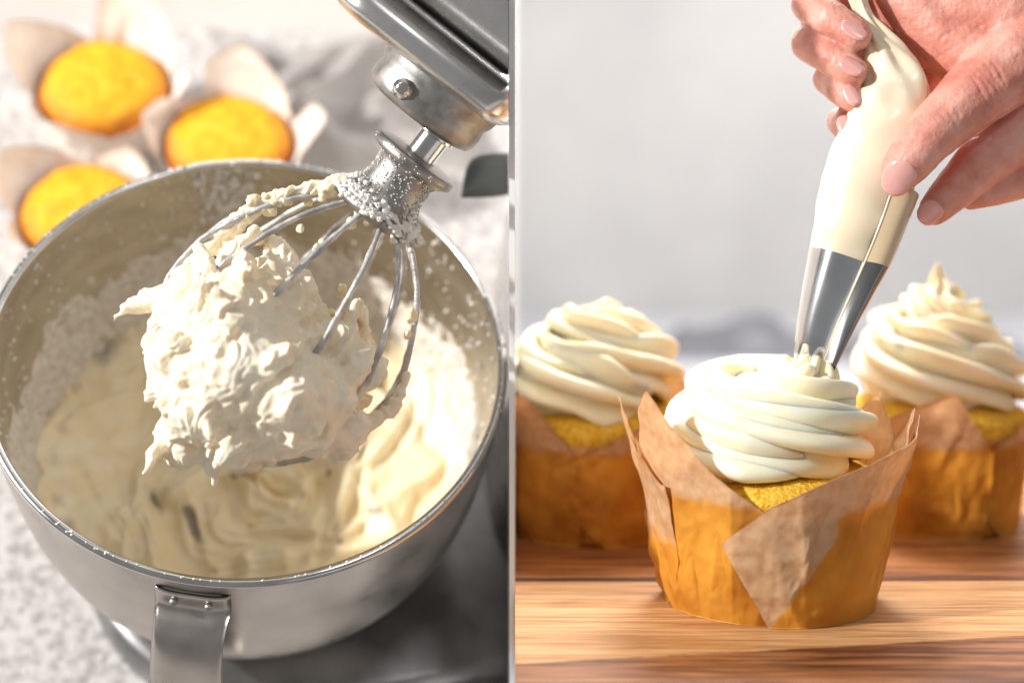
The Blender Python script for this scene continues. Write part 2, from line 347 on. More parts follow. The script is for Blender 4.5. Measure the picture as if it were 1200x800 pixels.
def patch(t0, t1, bot, top, off, rb, rt, flare=0.0, n=60, m=36, seed=0, greasef=None, thick=1.1, crk=2.3):
    """a sheet of liner paper: theta in degrees (0 towards the viewer, + to the right), heights in units; double sided, real thickness"""
    P = []; G = []; cf = crease_field(seed+1, t0, t1, max(4, int((t1-t0)/9)))
    for i in range(n+1):
        t = t0+(t1-t0)*i/n; hb, ht = lerp_contour(bot, t), lerp_contour(top, t)
        for j in range(m+1):
            h = hb+(ht-hb)*j/m; th = R(t)
            nz = fbm((math.sin(th)*1.5+seed, math.cos(th)*1.5, h/90+seed*3), 1.6, 3)
            ridge = (0.5-abs(noise.noise(Vector((t/16+seed, h/60+t/30, seed)))))*2
            r = wall_r(h, rb, rt)+off+flare*max(h-130, 0)/100+crk*nz*(1+max(h-130, 0)/60)+crk*0.5*ridge+cf(t, h)*min(1, (t-t0)/8)
            P.append((r*math.sin(th), -r*math.cos(th), max(h, 0.3))); G.append(greasef(t, h) if greasef else 0)
    P = np.array(P); k = m+1
    C = P.copy(); nrm = C.copy(); nrm[:, 2] = 0; nrm /= np.linalg.norm(nrm, axis=1)[:, None]
    V = np.vstack([P+nrm*thick/2, P-nrm*thick/2]); N_ = len(P); Fc = []
    for i in range(n):
        for j in range(m):
            a = i*k+j; Fc.append((a, a+k, a+k+1, a+1)); Fc.append((N_+a, N_+a+1, N_+a+k+1, N_+a+k))
    for i in range(n):
        for j in (0, m): a = i*k+j; b = a+k; Fc.append((a, b, N_+b, N_+a) if j == 0 else (b, a, N_+a, N_+b))
    for j in range(m):
        for i in (0, n): a = i*k+j; b = a+1; Fc.append((b, a, N_+a, N_+b) if i == 0 else (a, b, N_+b, N_+a))
    return V, Fc, G+G
def swirl(R0, R1, h0, h1, r0, r1, turns, start, dirn, lobes=5, twist=0.5, seed=0, lean=(0, 0), tip=None, depth=0.34, n=None, wob=3.0, ruff=0.0):
    n = n or int(120*turns); P = []; rad = []
    for i in range(n+1):
        t = i/n; th = R(start)+dirn*2*PI*turns*t; rr = R0+(R1-R0)*(t**1.15); h = h0+(h1-h0)*t**0.92
        wv = wob*noise.noise(Vector((t*7+seed, seed, 0)))
        P.append((rr*math.sin(th)+lean[0]*t+wv, -rr*math.cos(th)+lean[1]*t, h+wv*0.6)); r = r0+(r1-r0)*t
        r *= min(1, (0.45+t*14)); rad.append(r)
    P = np.array(P)
    if tip is not None:
        last = P[-1]; ext = catmull([P[-4], last]+[np.array(q) for q, _ in tip], 8)[9:]
        ts = np.linspace(0, 1, len(ext)); rs = np.interp(ts, np.linspace(0, 1, len(tip)+1), [rad[-1]]+[q for _, q in tip])
        P = np.vstack([P, ext]); rad = rad+list(rs)
    N_ = len(P)
    def prof(phi, t):
        a = phi*lobes/2+twist*t*turns*2*PI+1.2*noise.noise(Vector((t*5+seed, 3, 1)))
        c = abs(math.cos(a)); return (1-depth)+depth*1.25*(c**0.7)+0.03*noise.noise(Vector((math.cos(phi)*2, math.sin(phi)*2+seed, t*30)))+ruff*noise.noise(Vector((math.cos(phi)*1.6, math.sin(phi)*1.6+seed, t*26)))
    return tube(P, rad, 72, prof)
def cake_mesh(rim, hh, dome, seed, n=70, m=34, rough=2.2):
    V = []; Fc = []
    for i in range(m+1):
        s = i/m
        for j in range(n):
            a = 2*PI*j/n; r = rim*math.sin(s*PI/2)**0.9; z = hh+dome*math.cos(s*PI/2)**0.8
            d = rough*fbm((r*math.cos(a)/14+seed, r*math.sin(a)/14, seed), 1.0, 4)+rough*1.5*noise.noise(Vector((r*math.cos(a)/45+seed, r*math.sin(a)/45, 1)))
            V.append((r*math.cos(a), r*math.sin(a), z+d))
    for i in range(m):
        for j in range(n): a = i*n+j; b = i*n+(j+1) % n; Fc.append((a, b, b+n, a+n))
    k = len(V)
    for j in range(n): a = 2*PI*j/n; V.append((rim*0.72*math.cos(a), rim*0.72*math.sin(a), 4.0))
    for j in range(n): Fc.append((m*n+j, m*n+(j+1) % n, k+(j+1) % n, k+j))
    Fc.append(tuple(k+j for j in range(n)))
    return np.array(V), Fc
def base_cup(rb, rt, hmax, off=0, n=300, m=36, seed=0):
    V = []; G = []; cf = crease_field(seed+2, -190, 190, 44)
    for i in range(m+1):
        h = hmax*i/m
        for j in range(n):
            a = 2*PI*j/n; r = wall_r(h, rb, rt)+off-3.5*max(0, 1-h/9)**2+1.6*fbm((math.cos(a)*2+seed, math.sin(a)*2, h/70), 1.7, 3)
            r += cf((math.degrees(a)+180) % 360-180, h)*(min(1, h/12))
            V.append((r*math.sin(a), -r*math.cos(a), max(0.25, h))); G.append(1.0-max(0, (h-hmax+25)/40))
    Fc = [(i*n+j, i*n+(j+1) % n, (i+1)*n+(j+1) % n, (i+1)*n+j) for i in range(m) for j in range(n)]
    Fc.append(tuple(reversed(range(n)))); return np.array(V), Fc, G

def rotM(m, deg): return m @ Matrix.Rotation(R(deg), 4, 'Z')
g_fn = lambda lim: (lambda t, h: 0.85-(h-lim)/30 if h > lim-20 else 0.95)

# ---- the front cupcake
U = 0.61/F
P0 = ground(897, 700); M0 = frame(P0, Vector((1, 0, 0)), Vector((0, 1, 0)), Vector((0, 0, 1)), U)
front = empty('frosted_cupcake', rigid(M0), 'sharp front cupcake being piped, in a folded brown paper liner', 'cupcake', 'cupcakes on the board')
V, Fc, G = base_cup(116, 143, 128, seed=1); obj('paper_liner', tf(M0, V), Fc, M['kraft'], front, attrs={'grease': G})
flat0 = [(-180, 0), (180, 0)]
def addpatch(Mx, root, name, mt, *a, clip=None, **k):
    V, Fc, G = patch(*a, **k); obj(name, tf(Mx, V), Fc, mt, root, clip=clip, attrs={'grease': G})
# back sheets
addpatch(M0, front, 'liner_flap', M['kraft'], 95, 265, flat0, [(95, 168), (118, 232), (150, 150), (180, 190), (205, 235), (235, 160), (265, 190)], 0.5, 116, 143, seed=2, flare=10, greasef=g_fn(120))
# leftmost narrow sheet with the far peak
addpatch(M0, front, 'liner_flap', M['kraft'], -118, -58, [(-118, 0), (-80, 0), (-66, 20), (-58, 60)], [(-118, 140), (-104, 186), (-95, 236), (-80, 190), (-62, 150)], 2.2, 116, 146, seed=3, flare=15, n=50, m=70, greasef=lambda t, h: min(1.0, max(-0.1, 1.1-(h-50)/60)))
# left front sheet: peak at the left, sloping down to the V
addpatch(M0, front, 'liner_flap', M['kraft'], -84, -2, [(-84, 30), (-70, 0), (-2, 0)], [(-84, 168), (-70, 236), (-62, 256), (-54, 226), (-32, 172), (-15, 140), (-2, 118)], 1.6, 116, 143, seed=4, flare=4, n=110, m=70, greasef=g_fn(128))
# big right sheet folded over the front with its pale lower corner
def g_right(t, h):
    lim = -7+27*min(h, 100)/97
    return -0.2 if t < lim else (min(1, 0.5+(t-lim)/8)*(1.15 if h < 124 else 0.9-(h-124)/26))
addpatch(M0, front, 'liner_flap', M['kraft'], -29.5, 100, [(-29.5, 92), (-8, 0.6), (100, 0.6)], [(-29.5, 95), (-8, 140), (11, 166), (42, 196), (66, 206), (84, 220), (92, 170), (100, 120)], 9.0, 116, 143, seed=5, flare=12, greasef=g_right, n=150, m=70)
addpatch(M0, front, 'liner_flap', M['kraft'], 52, 118, [(52, 120), (72, 40), (86, 0.6), (118, 0.6)], [(52, 150), (70, 214), (82, 228), (98, 185), (118, 150)], 1.2, 116, 143, seed=6, flare=10, greasef=g_fn(110))
V, Fc = cake_mesh(139, 132, 34, 1.0); obj('cake', tf(M0, V), Fc, M['cake'], front)
tipx = (948-897)*0.97; 
V, Fc = join([swirl(79, 58, 176, 236, 46, 39, 2.5, 14, -1, lobes=7, twist=-1.7, seed=2, depth=0.62, wob=7,
              tip=[((32, -8, 248), 37), ((47, -8, 262), 30), ((53, -6, 282), 19)]),
              blob((0, 0, 208), 1, 3, (84, 84, 40))])
obj('frosting', tf(M0, V), Fc, M['cream'], front)

# ---- cupcakes behind
def back_cupcake(px, py, deg, label, seed, clip, tall):
    p = ground(px, py); m0 = frame(p, Vector((1, 0, 0)), Vector((0, 1, 0)), Vector((0, 0, 1)), U); m = rotM(m0, deg)
    c = empty('frosted_cupcake', rigid(m0), label, 'cupcake', 'cupcakes on the board')
    V, Fc, G = base_cup(118, 138, 138, seed=seed); obj('paper_liner', tf(m, V), Fc, M['kraft'], c, clip=clip, attrs={'grease': G})
    for t0 in (0, 90, 180, 270):
        a, b = t0-46, t0+58; hp = 222+14*math.sin(seed+t0)
        addpatch(m, c, 'liner_flap', M['kraft'], a, b, [(a, 60), (a+30, 0), (b, 0)], [(a, 110), (a+18, 130), (b-26, hp), (b-14, hp-46), (b, 120)], 2+2*(t0 == 0), 118, 138, seed=seed+t0, flare=22, greasef=g_fn(120), n=50, m=24, clip=clip)
    V, Fc = cake_mesh(134, 146, 42, seed); obj('cake', tf(m, V), Fc, M['cake'], c, clip=clip)
    if tall:
        s = swirl(93, 8, 200, 322, 46, 22, 3.3, 150, -1, lobes=7, twist=-2.2, seed=seed, depth=0.75, wob=20, ruff=0.28, tip=[((4, 0, 345), 10), ((2, 0, 368), 2)])
    else:
        s = swirl(90, 30, 196, 282, 46, 32, 2.7, 40, -1, lobes=7, twist=-2.2, seed=seed, depth=0.75, wob=20, ruff=0.28, tip=[((4, 0, 302), 18), ((-6, 0, 308), 8)])
    V, Fc = join([s, blob((0, 0, 225), 1, 3, (72, 72, 60))]); obj('frosting', tf(m0, V), Fc, M['cream'], c, clip=clip)
    return c
back_cupcake(697, 618, 20, 'blurred cupcake with rounded swirl top at back left, beside the dividing strip', 11, 1, False)
back_cupcake(1088, 610, -38, 'blurred cupcake with tall pointed frosting peak at back right', 17, None, True)

# ---- dark cloth on the far table
def cloth(name, cx, cy, z, lx, ly, amp, seed, nx=60, ny=40):
    V = []
    for i in range(nx+1):
        for j in range(ny+1):
            x = (i/nx-0.5)*lx; y = (j/ny-0.5)*ly
            e = min(i, nx-i)/nx*2; f = min(j, ny-j)/ny*2
            h = amp*(0.55+0.6*fbm((x/0.07+seed, y/0.05, seed), 1, 3))*min(1, e*3)*min(1, f*3)
            V.append((cx+x*(1+0.1*math.sin(y*40+seed)), cy+y*(1+0.12*math.sin(x*30)), z+max(0.001, h)))
    k = ny+1; V = np.array(V); n = len(V); V2 = V.copy(); V2[:, 2] -= 0.0006
    Fc = [(i*k+j, (i+1)*k+j, (i+1)*k+j+1, i*k+j+1) for i in range(nx) for j in range(ny)]
    Fc += [tuple(n+q for q in reversed(f)) for f in Fc]
    return np.vstack([V, V2]), Fc
V, Fc = cloth('napkin', 0.235, 1.62, TZ, 0.16, 0.16, 0.040, 4)
tag(obj('napkin', V, Fc, M['linen_dark']), 'blurred dark grey cloth lump left of the piping nozzle', 'napkin')
V, Fc = cloth('napkin', 0.43, 1.60, TZ, 0.20, 0.16, 0.030, 9)
tag(obj('napkin', V, Fc, M['linen_dark']), 'blurred dark grey cloth lump behind the nozzle and right cupcake', 'napkin')

# ================================================================== PIPING BAG
DB = 0.600
VM = frame(vp(0, 0, 0, DB), RT, -UP, -FW, DB/F)        # (px, py, towards the viewer) in pixels at that depth
bag = empty('piping_bag', rigid(frame(vp(950, 430, 0, DB), RT, UP, -FW, 1)), 'cream filled plastic piping bag with metal star nozzle held over the front cupcake', 'piping bag')
def loft(secs, n=10, seg=64, ratio=0.86, pf=None):
    S = catmull([(x, y, hw, z) for x, y, hw, z in secs], n); P = np.stack([S[:, 0], S[:, 1], S[:, 3]], 1)
    T = np.gradient(P, axis=0); T /= np.linalg.norm(T, axis=1)[:, None]; V = []
    for i in range(len(P)):
        u = np.cross(T[i], [0, 0, 1.0]); u /= np.linalg.norm(u); v = np.cross(T[i], u)
        for j in range(seg):
            a = 2*PI*j/seg; k = S[i, 2]*(pf(a, i/(len(P)-1)) if pf else 1); V.append(P[i]+u*k*math.cos(a)+v*k*ratio*math.sin(a))
    Fc = [(i*seg+j, i*seg+(j+1) % seg, (i+1)*seg+(j+1) % seg, (i+1)*seg+j) for i in range(len(P)-1) for j in range(seg)]
    return np.array(V), Fc
def bagpf(a, t):
    # folds gather towards the twisted top (t -> 1) and fade towards the nozzle
    k = max(0, (t-0.45))/0.55
    return 1+0.22*k*math.sin(5*a+11*t)+0.12*k*math.sin(9*a-16*t)+0.018*math.sin(2*a+40*t)+0.03*noise.noise(Vector((math.cos(a)*1.5, math.sin(a)*1.5, t*16)))
V, Fc = loft([(989, 306, 42.5, 0), (1000, 275, 48, 0), (1011, 240, 53, 0), (1022, 200, 54, 0), (1035, 160, 50, 0), (1044, 128, 46, 0), (1048, 100, 40, 0), (1040, 72, 27, 0), (1026, 42, 15, -4), (1012, 12, 9, -10), (1000, -30, 10, -16)], pf=bagpf)
obj('bag', tf(VM, V), Fc, M['plastic'], bag)
def nozpf(a, t): return 1+0.012*math.cos(8*a)
V, Fc = loft([(989.5, 304, 43.2, 0), (975, 345, 36, 0), (963, 380, 29.5, 0), (955, 408, 24.5, 0)], pf=None, ratio=0.95)
# star teeth at the mouth
S = 64; last = V[-S:]; ctr = last.mean(0); ax = np.array([-0.31, 0.95, 0])
teeth = []
for lev, (out_, dn) in enumerate(((1.0, 0), (0.93, 10), (0.80, 20), (0.66, 26))):
    for j in range(S):
        k = abs(math.cos(2*PI*j/S*3.5)); q = ctr+(last[j]-ctr)*(out_*(0.80+0.20*k) if lev else 1)+ax*dn*(0.25+0.75*k if lev else 1); teeth.append(q)
n0 = len(V)-S
V = np.vstack([V[:-S], teeth]); Fc += [(n0+l*S+j, n0+l*S+(j+1) % S, n0+(l+1)*S+(j+1) % S, n0+(l+1)*S+j) for l in range(3) for j in range(S)]
noz = obj('nozzle', tf(VM, V), Fc, M['nozzle'], bag)
# rolled collar line and the long seam of the bag
sm = [(1036, 222, 46), (1022, 262, 46), (1008, 300, 41), (992, 340, 34), (976, 380, 27), (962, 420, 22)]
P = catmull(sm, 10); V, Fc = tube(P, np.linspace(1.5, 1.0, len(P)), 8); obj('seam', tf(VM, V), Fc, M['seam'], bag)
# flattened clear sleeve to the right of the seam, running down over the nozzle; shade is put into its colours
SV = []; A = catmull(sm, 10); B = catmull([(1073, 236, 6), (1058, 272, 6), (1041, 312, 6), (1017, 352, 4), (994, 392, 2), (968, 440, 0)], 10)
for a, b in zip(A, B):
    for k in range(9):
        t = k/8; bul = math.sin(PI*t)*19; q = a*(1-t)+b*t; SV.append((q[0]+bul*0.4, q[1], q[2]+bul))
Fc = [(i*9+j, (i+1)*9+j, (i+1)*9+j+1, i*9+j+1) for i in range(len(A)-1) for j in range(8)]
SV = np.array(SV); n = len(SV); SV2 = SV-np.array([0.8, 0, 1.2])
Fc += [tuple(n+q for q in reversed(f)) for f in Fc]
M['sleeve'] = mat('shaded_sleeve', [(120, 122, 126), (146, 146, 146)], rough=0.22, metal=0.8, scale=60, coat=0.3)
Fl = [(i*9+j, (i+1)*9+j, (i+1)*9+j+1, i*9+j+1) for i in range(len(A)-1) for j in range(8)]
half = 22*9
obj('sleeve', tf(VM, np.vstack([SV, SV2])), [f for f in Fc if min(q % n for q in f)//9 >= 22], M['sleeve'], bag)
obj('sleeve', tf(VM, np.vstack([SV, SV2])), [f for f in Fc if min(q % n for q in f)//9 < 22], M['film'], bag)

# ================================================================== THE HANDS
person = empty('person', rigid(frame(vp(1130, 120, 0, DB), RT, UP, -FW, 1)), 'person seen only as two hands gripping and guiding the piping bag', 'person')
def hand(name, parts, seed):
    V, Fc, Nn = remesh(parts, 2.0, 12, 0.6)
    for i in range(len(V)): V[i] += Nn[i]*(0.9*fbm(V[i], 1/26, 3)+0.35*noise.noise(Vector((V[i][0]/3, V[i][1]/9, V[i][2]/5))))
    return V, Fc
def creases(V, lst):
    # knuckle folds: (centre, direction across, half length, count, spacing, depth)
    for c, along, across, hl, cnt, sp, dep in lst:
        c = np.array(c, float); al = np.array(along, float); al /= np.linalg.norm(al); ac = np.array(across, float); ac /= np.linalg.norm(ac)
        D = V-c; s = D@al; q = D@ac; zz = D[:, 2]
        w = np.exp(-(q/hl)**2)
        for k in range(cnt):
            o = (k-(cnt-1)/2)*sp+3*np.sin(q/hl*2+k*1.3); V[:, 2] -= 1.0*dep*w*np.exp(-((s-o)/2.3)**2)*(zz > -12)*(np.abs(s) < 30)
    return V
def hchain(p, r_): return chain([pc(q) for q in p], r_)
hp = []
# palm and heel of the hand, behind the bag and off the top right corner
hp += hchain([(1120, 10, -46), (1185, 20, -30), (1260, 0, -30)], [58, 66, 70])
hp += hchain([(1060, -10, -50), (1110, 45, -38), (1150, 70, -22)], [42, 46, 44])
hp += hchain([(1060, -40, -50), (1160, -30, -45), (1260, -50, -40)], [50, 60, 62])
# thumb across the front of the bag
hp += hchain([(1240, 40, -6), (1190, 72, 8), (1148, 106, 26), (1114, 136, 40), (1084, 164, 50), (1060, 196, 54)], [56, 48, 41, 35, 31, 26])
# four fingers wrapping round from behind, tips resting against the left of the bag
fin = [((1080, 10, -90), (1000, -18, -66), (950, 5, -40), (972, 22, -8), (1003, 41, 8), (30, 28, 24, 22, 19)),
       ((1080, 60, -96), (1000, 30, -74), (950, 50, -44), (972, 66, -10), (1000, 84, 8), (30, 27, 24, 21, 18)),
       ((1080, 100, -96), (1020, 80, -74), (972, 92, -44), (984, 104, -14), (1000, 117, 4), (28, 24, 20, 18, 16)),
       ((1080, 130, -90), (1030, 125, -70), (985, 142, -46), (988, 148, -20), (996, 154, -4), (26, 22, 17, 16, 15))]
for a, b, c, d, e, rr in fin: hp += hchain([a, b, c, d, e], rr)
V, Fc = hand('hand', hp, 1)
V = creases(V, [((1140, 106, 0), (-0.78, 0.62, 0), (0.62, 0.78, 0), 20, 6, 6.0, 1.5), ((1098, 150, 0), (-0.7, 0.7, 0), (0.7, 0.7, 0), 17, 3, 6, 0.9),
                ((1120, 60, 0), (0.6, 0.8, 0), (0.8, -0.6, 0), 50, 4, 15, 0.7)])
h1 = obj('hand', tf(VM, V), Fc, M['skin'], person); h1['label'] = 'gripping hand with thumb on the bag and four curled fingers'
hb = []
hb += hchain([(1290, 120, -40), (1200, 150, -22), (1150, 190, -2), (1118, 222, 8), (1096, 244, 12)], [46, 38, 31, 25, 20])
hb += hchain([(1290, 190, -50), (1200, 208, -36), (1165, 222, -24), (1138, 232, -14)], [34, 25, 20, 15])
hb += hchain([(1290, 120, -40), (1290, 190, -50)], [50, 44])
V, Fc = hand('hand', hb, 2)
V = creases(V, [((1168, 172, 0), (-0.75, 0.65, 0), (0.65, 0.75, 0), 20, 5, 6, 1.2), ((1128, 212, 0), (-0.7, 0.7, 0), (0.7, 0.7, 0), 15, 3, 5, 0.7)])
h2 = obj('hand', tf(VM, V), Fc, M['skin'], person); h2['label'] = 'guiding hand below with two fingers against the bag'
def nail(parent, c, ax, sx, sy, nz, bulge=4.0):
    c = pc(c)
    nz = np.array(nz, float); nz /= np.linalg.norm(nz); a = np.array(ax, float); a -= nz*np.dot(a, nz); a /= np.linalg.norm(a); b = np.cross(nz, a)
    V = []; n, m = 28, 8
    for top in (1, 0):
        for i in range(m+1):
            s = i/m
            for j in range(n):
                t = 2*PI*j/n; ca, sa = math.cos(t), math.sin(t); e = 0.78 if ca < 0 else 0.9
                x = s*sx*math.copysign(abs(ca)**e, ca); y = s*sy*math.copysign(abs(sa)**0.85, sa)
                z = bulge*(1-(y/sy)**2)+0.6*(1-(x/sx)**2)-(0 if top else 2.0)-(0.8 if (top and s == 1) else 0)
                V.append(np.array(c, float)+a*x+b*y+nz*z)
    k = (m+1)*n; Fc = []
    for l in (0, 1):
        for i in range(m):
            for j in range(n):
                q = (l*k+i*n+j, l*k+i*n+(j+1) % n, l*k+(i+1)*n+(j+1) % n, l*k+(i+1)*n+j); Fc.append(q if l == 0 else tuple(reversed(q)))
    for j in range(n): Fc.append((m*n+j, m*n+(j+1) % n, k+m*n+(j+1) % n, k+m*n+j))
    obj('fingernail', tf(VM, V), Fc, M['nail'], parent)
nail(h1, (1053, 208, 72), (-0.45, 0.9, 0), 21, 18, (-0.25, 0.35, 0.9), 6)
nail(h2, (1090, 249, 28), (-0.6, 0.75, 0), 15, 14, (-0.1, 0.4, 0.9), 5)
nail(h1, (1001, 36, 26), (0.75, 0.55, 0.2), 17, 11, (0.1, -0.45, 0.9), 3)
nail(h1, (998, 78, 25), (0.7, 0.6, 0.2), 16, 11, (0.0, -0.45, 0.9), 3)
nail(h1, (998, 112, 18), (0.35, 0.9, 0.2), 14, 9, (-0.1, -0.3, 0.9), 3)
nail(h1, (990, 147, 8), (0.15, 0.95, 0.2), 12, 9, (-0.2, -0.3, 0.9), 3)

# ================================================================== LEFT SET (its counter leans towards the viewer)
UL = 1/3000.0; DL = 0.635
al, be = 0.940265735, 0.109780313
def cv(x, y, z): return RT*x+UP*y-FW*z
NZ = cv(math.sin(be), math.cos(al)*math.cos(be), math.sin(al)*math.cos(be)).normalized()
NX = (UP.cross(NZ)).normalized(); NY = NZ.cross(NX)
RC = vp(292.1, 412.33, 0, DL); RR = 321.9; HB = 425.0; BASEH = 62.0
LM = frame(RC-NZ*((HB+BASEH)*UL), NX, NY, NZ, UL)          # origin on the counter below the bowl; units of 1/3 mm
LMi = LM.inverted()
def onL(px, py, h):                                        # local x, y where the sight line meets height h
    r = RT*((px-600)/F)+UP*((400-py)/F)+FW; o = LMi @ CP; d = (LMi.to_3x3() @ r); t = (h-o.z)/d.z; q = o+d*t; return q.x, q.y
HR = HB+BASEH
LR = rigid(LM)
def lat(x, y, z=0): return LR @ Matrix.Translation(Vector((x, y, z))*UL)
ex = lambda v: tf(LM, v)
# counter
def slab(x0, x1, y0, y1, z0, z1, n=1):
    return box(x0, x1, y0, y1, z0, z1)
x_, y_ = onL(300, 36, 0)
V, Fc = slab(-2600, 2600, -1500, y_, -40, 0); tag(obj('countertop', ex(V), Fc, M['counter'], smooth=False, clip=-1), None, None, kind='structure')
V, Fc = slab(-2600, 2600, y_, 4200, -140, -3); tag(obj('floor', ex(V), Fc, M['strip'], smooth=False, clip=-1), None, None, kind='structure')

# mixing bowl
bowl = empty('mixing_bowl', lat(0, 0, BASEH), 'large brushed steel mixing bowl holding pale batter on the mixer base', 'bowl')
def zb(h): return HR-h
outp = [(RR-1, 6), (RR-2, 40), (RR-6, 110), (RR-14, 190), (RR-32, 262), (RR-66, 325), (RR-118, 372), (RR-180, 400), (RR-200, 404)]
outp = [(r, zb(h)) for r, h in catmull(outp, 5)]
inn = [(r-5, z+4 if r < 260 else z) for r, z in outp]; inn.append((0.5, zb(402)))
V, Fc = lathe(outp+[(RR-202, zb(425)), (RR-212, zb(425)), (RR-214, zb(410))], 160); obj('body', ex(V), Fc, M['steel'], bowl, clip=-1)
V, Fc = lathe(inn, 160); obj('inner_wall', ex(V), [tuple(reversed(f)) for f in Fc], M['steel_in'], bowl, clip=-1)
rim = [(RR-5.5+6*math.cos(t), zb(3)+5.0*math.sin(t)) for t in np.linspace(0, 2*PI, 17)]
V, Fc = lathe(rim, 200); obj('rim', ex(V), Fc, M['polish'], bowl, clip=-1)
# handle: a folded steel strap riveted below the rim
hx, hy = onL(226, 700, zb(40)); ha = math.atan2(hy, hx)
er = np.array([math.cos(ha), math.sin(ha), 0]); et = np.array([-math.sin(ha), math.cos(ha), 0])
rows = [(RR+1, 26, 44), (RR+4, 27, 44), (RR+7, 52, 44), (RR+24, 62, 42), (RR+46, 82, 41), (RR+64, 130, 42), (RR+68, 200, 43), (RR+60, 262, 44), (RR+36, 300, 44), (RR+4, 306, 44)]
RW = catmull([(a, b, c) for a, b, c in rows], 5); V = []; nw = 14
for r, h, hw in RW:
    for j in range(nw+1):
        s = (j/nw*2-1); bow = -7*abs(s)**4; V.append(er*(r+bow)+et*(hw*s)+np.array([0, 0, zb(h)]))
V = np.array(V); k = nw+1; Fc = [(i*k+j, i*k+j+1, (i+1)*k+j+1, (i+1)*k+j) for i in range(len(RW)-1) for j in range(nw)]
n = len(V); V2 = V.copy(); cen = np.array([0, 0, zb(180)]); V2 -= er*4
Fc += [tuple(n+q for q in reversed(f)) for f in Fc]
for i in range(len(RW)-1):
    for j, sg in ((0, 0), (nw, 1)): a = i*k+j; b = a+k; Fc.append((a, b, n+b, n+a))
hd = obj('handle', ex(np.vstack([V, V2])), Fc, M['steel'], bowl)
for s in (-1, 1):
    v, f = blob((0, 0, 0), 5, 2, (1, 1, 1)); v = v*np.array([1, 1, 0.9])+er*(RR+7)+et*20*s+np.array([0, 0, zb(38)]); obj('rivet', ex(v), f, M['alu'], hd)

# batter inside
HBT = 292.0
def inner_r(h): return float(np.interp(h, [HR-z for r, z in outp], [r-5 for r, z in outp]))
V = []; film = []; nr, na = 120, 300; Rb = inner_r(HBT)-1
for i in range(nr+1):
    s = i/nr
    for j in range(na):
        a = 2*PI*j/na; r = Rb*s; x, y = r*math.cos(a), r*math.sin(a)
        wx_ = 60*noise.noise(Vector((x/110, y/110, 4))); wy_ = 60*noise.noise(Vector((x/110+9, y/110, 8)))
        ang = 0.9*math.exp(-s*1.2)*2; X_ = (x+wx_)*math.cos(ang)-(y+wy_)*math.sin(ang); Y_ = (x+wx_)*math.sin(ang)+(y+wy_)*math.cos(ang)
        rr0 = math.hypot(X_, Y_)+1e-6
        rid = noise.noise(Vector((rr0/42, X_/rr0*1.6, Y_/rr0*1.6)))
        rid2 = 0.5-abs(noise.noise(Vector((X_/38, Y_/60, 2))))
        z = 22*rid+21*rid2+3*fbm((x/30, y/30, 3), 1, 2)+5*noise.noise(Vector((rr0/11, X_/rr0*2, Y_/rr0*2)))+44*s**3-16*(1-s)-8
        pit = noise.noise(Vector((rr0/20+9, X_/rr0*2.6, Y_/rr0*2.6+7)))
        if pit > 0.46: z -= (pit-0.46)*20
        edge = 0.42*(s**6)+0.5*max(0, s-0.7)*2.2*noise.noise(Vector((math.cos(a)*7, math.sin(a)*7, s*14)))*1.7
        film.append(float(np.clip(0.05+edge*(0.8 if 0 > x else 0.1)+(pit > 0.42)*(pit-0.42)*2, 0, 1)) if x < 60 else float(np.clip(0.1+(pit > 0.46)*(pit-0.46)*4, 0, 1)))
        rf = s*(inner_r(HBT-z)+1.5); V.append((rf*math.cos(a), rf*math.sin(a), zb(HBT)+z))
Fc = [(i*na+j, (i+1)*na+j, (i+1)*na+(j+1) % na, i*na+(j+1) % na) for i in range(nr) for j in range(na)]
bat = obj('batter', ex(V), Fc, M['batter'], clip=-1, attrs={'film': film}); tag(bat, 'pale yellow batter swirled over the bottom of the steel bowl', 'batter')
# caked powder on the wall above the batter: a crust that swells out of the steel where it is thick
V = []; nh, na = 90, 500
for i in range(nh+1):
    h = 300-i/nh*190
    for j in range(na):
        a = 2*PI*j/na; top = 178+34*noise.noise(Vector((math.cos(a)*2.2, math.sin(a)*2.2, 1)))+26*math.sin(a+2.6)-12
        m_ = min(1, max(-1, (h-top)/30)); c = 0.55*fbm((math.cos(a)*12, math.sin(a)*12, h/26), 1, 4)+0.50*m_+0.12
        th = -1.5+9*c+4*noise.noise(Vector((math.cos(a)*40, math.sin(a)*40, h/7)))
        r = inner_r(h)-max(-2.0, min(15, th)); V.append((r*math.cos(a), r*math.sin(a), zb(h)))
Fc = [(i*na+j, i*na+(j+1) % na, (i+1)*na+(j+1) % na, (i+1)*na+j) for i in range(nh) for j in range(na)]
tag(obj('sugar_crust', ex(V), [tuple(reversed(f)) for f in Fc], M['powder'], clip=-1), 'white caked sugar ring clinging to the inner wall above the batter', 'sugar', kind='stuff')
# loose grains on the back wall, the rim and the counter
gr = []
for i in range(900):
    a = random.gauss(1.68, 0.085) if i < 330 else random.uniform(0, 2*PI); h = (random.uniform(2, 120) if i < 330 else abs(random.gauss(0, 110))+8)
    if h > 200: continue
    r = inner_r(h)-1; q = random.choice([1.2, 1.6, 2.4, 3.6 if i < 330 else 2])*random.uniform(0.8, 1.3)
    v, f = blob((r*math.cos(a), r*math.sin(a), zb(h)), q, 1, (random.uniform(.7, 1.4), 1, random.uniform(.8, 2.2) if i < 330 else 1)); gr.append((v, f))
for i in range(260):
    a = random.gauss(1.66, 0.12) if i < 120 else random.uniform(0, 2*PI); v, f = blob(((RR-5)*math.cos(a)+random.uniform(-4, 4), (RR-5)*math.sin(a), zb(-2.5)), random.uniform(1, 3.4 if i < 120 else 1.7), 1, (1.3, 1, 0.6)); gr.append((v, f))
V, Fc = join(gr); tag(obj('sugar_grains', ex(V), Fc, M['sugar'], clip=-1), 'fine white sugar grains stuck to the bowl wall and rim', 'sugar', kind='stuff')
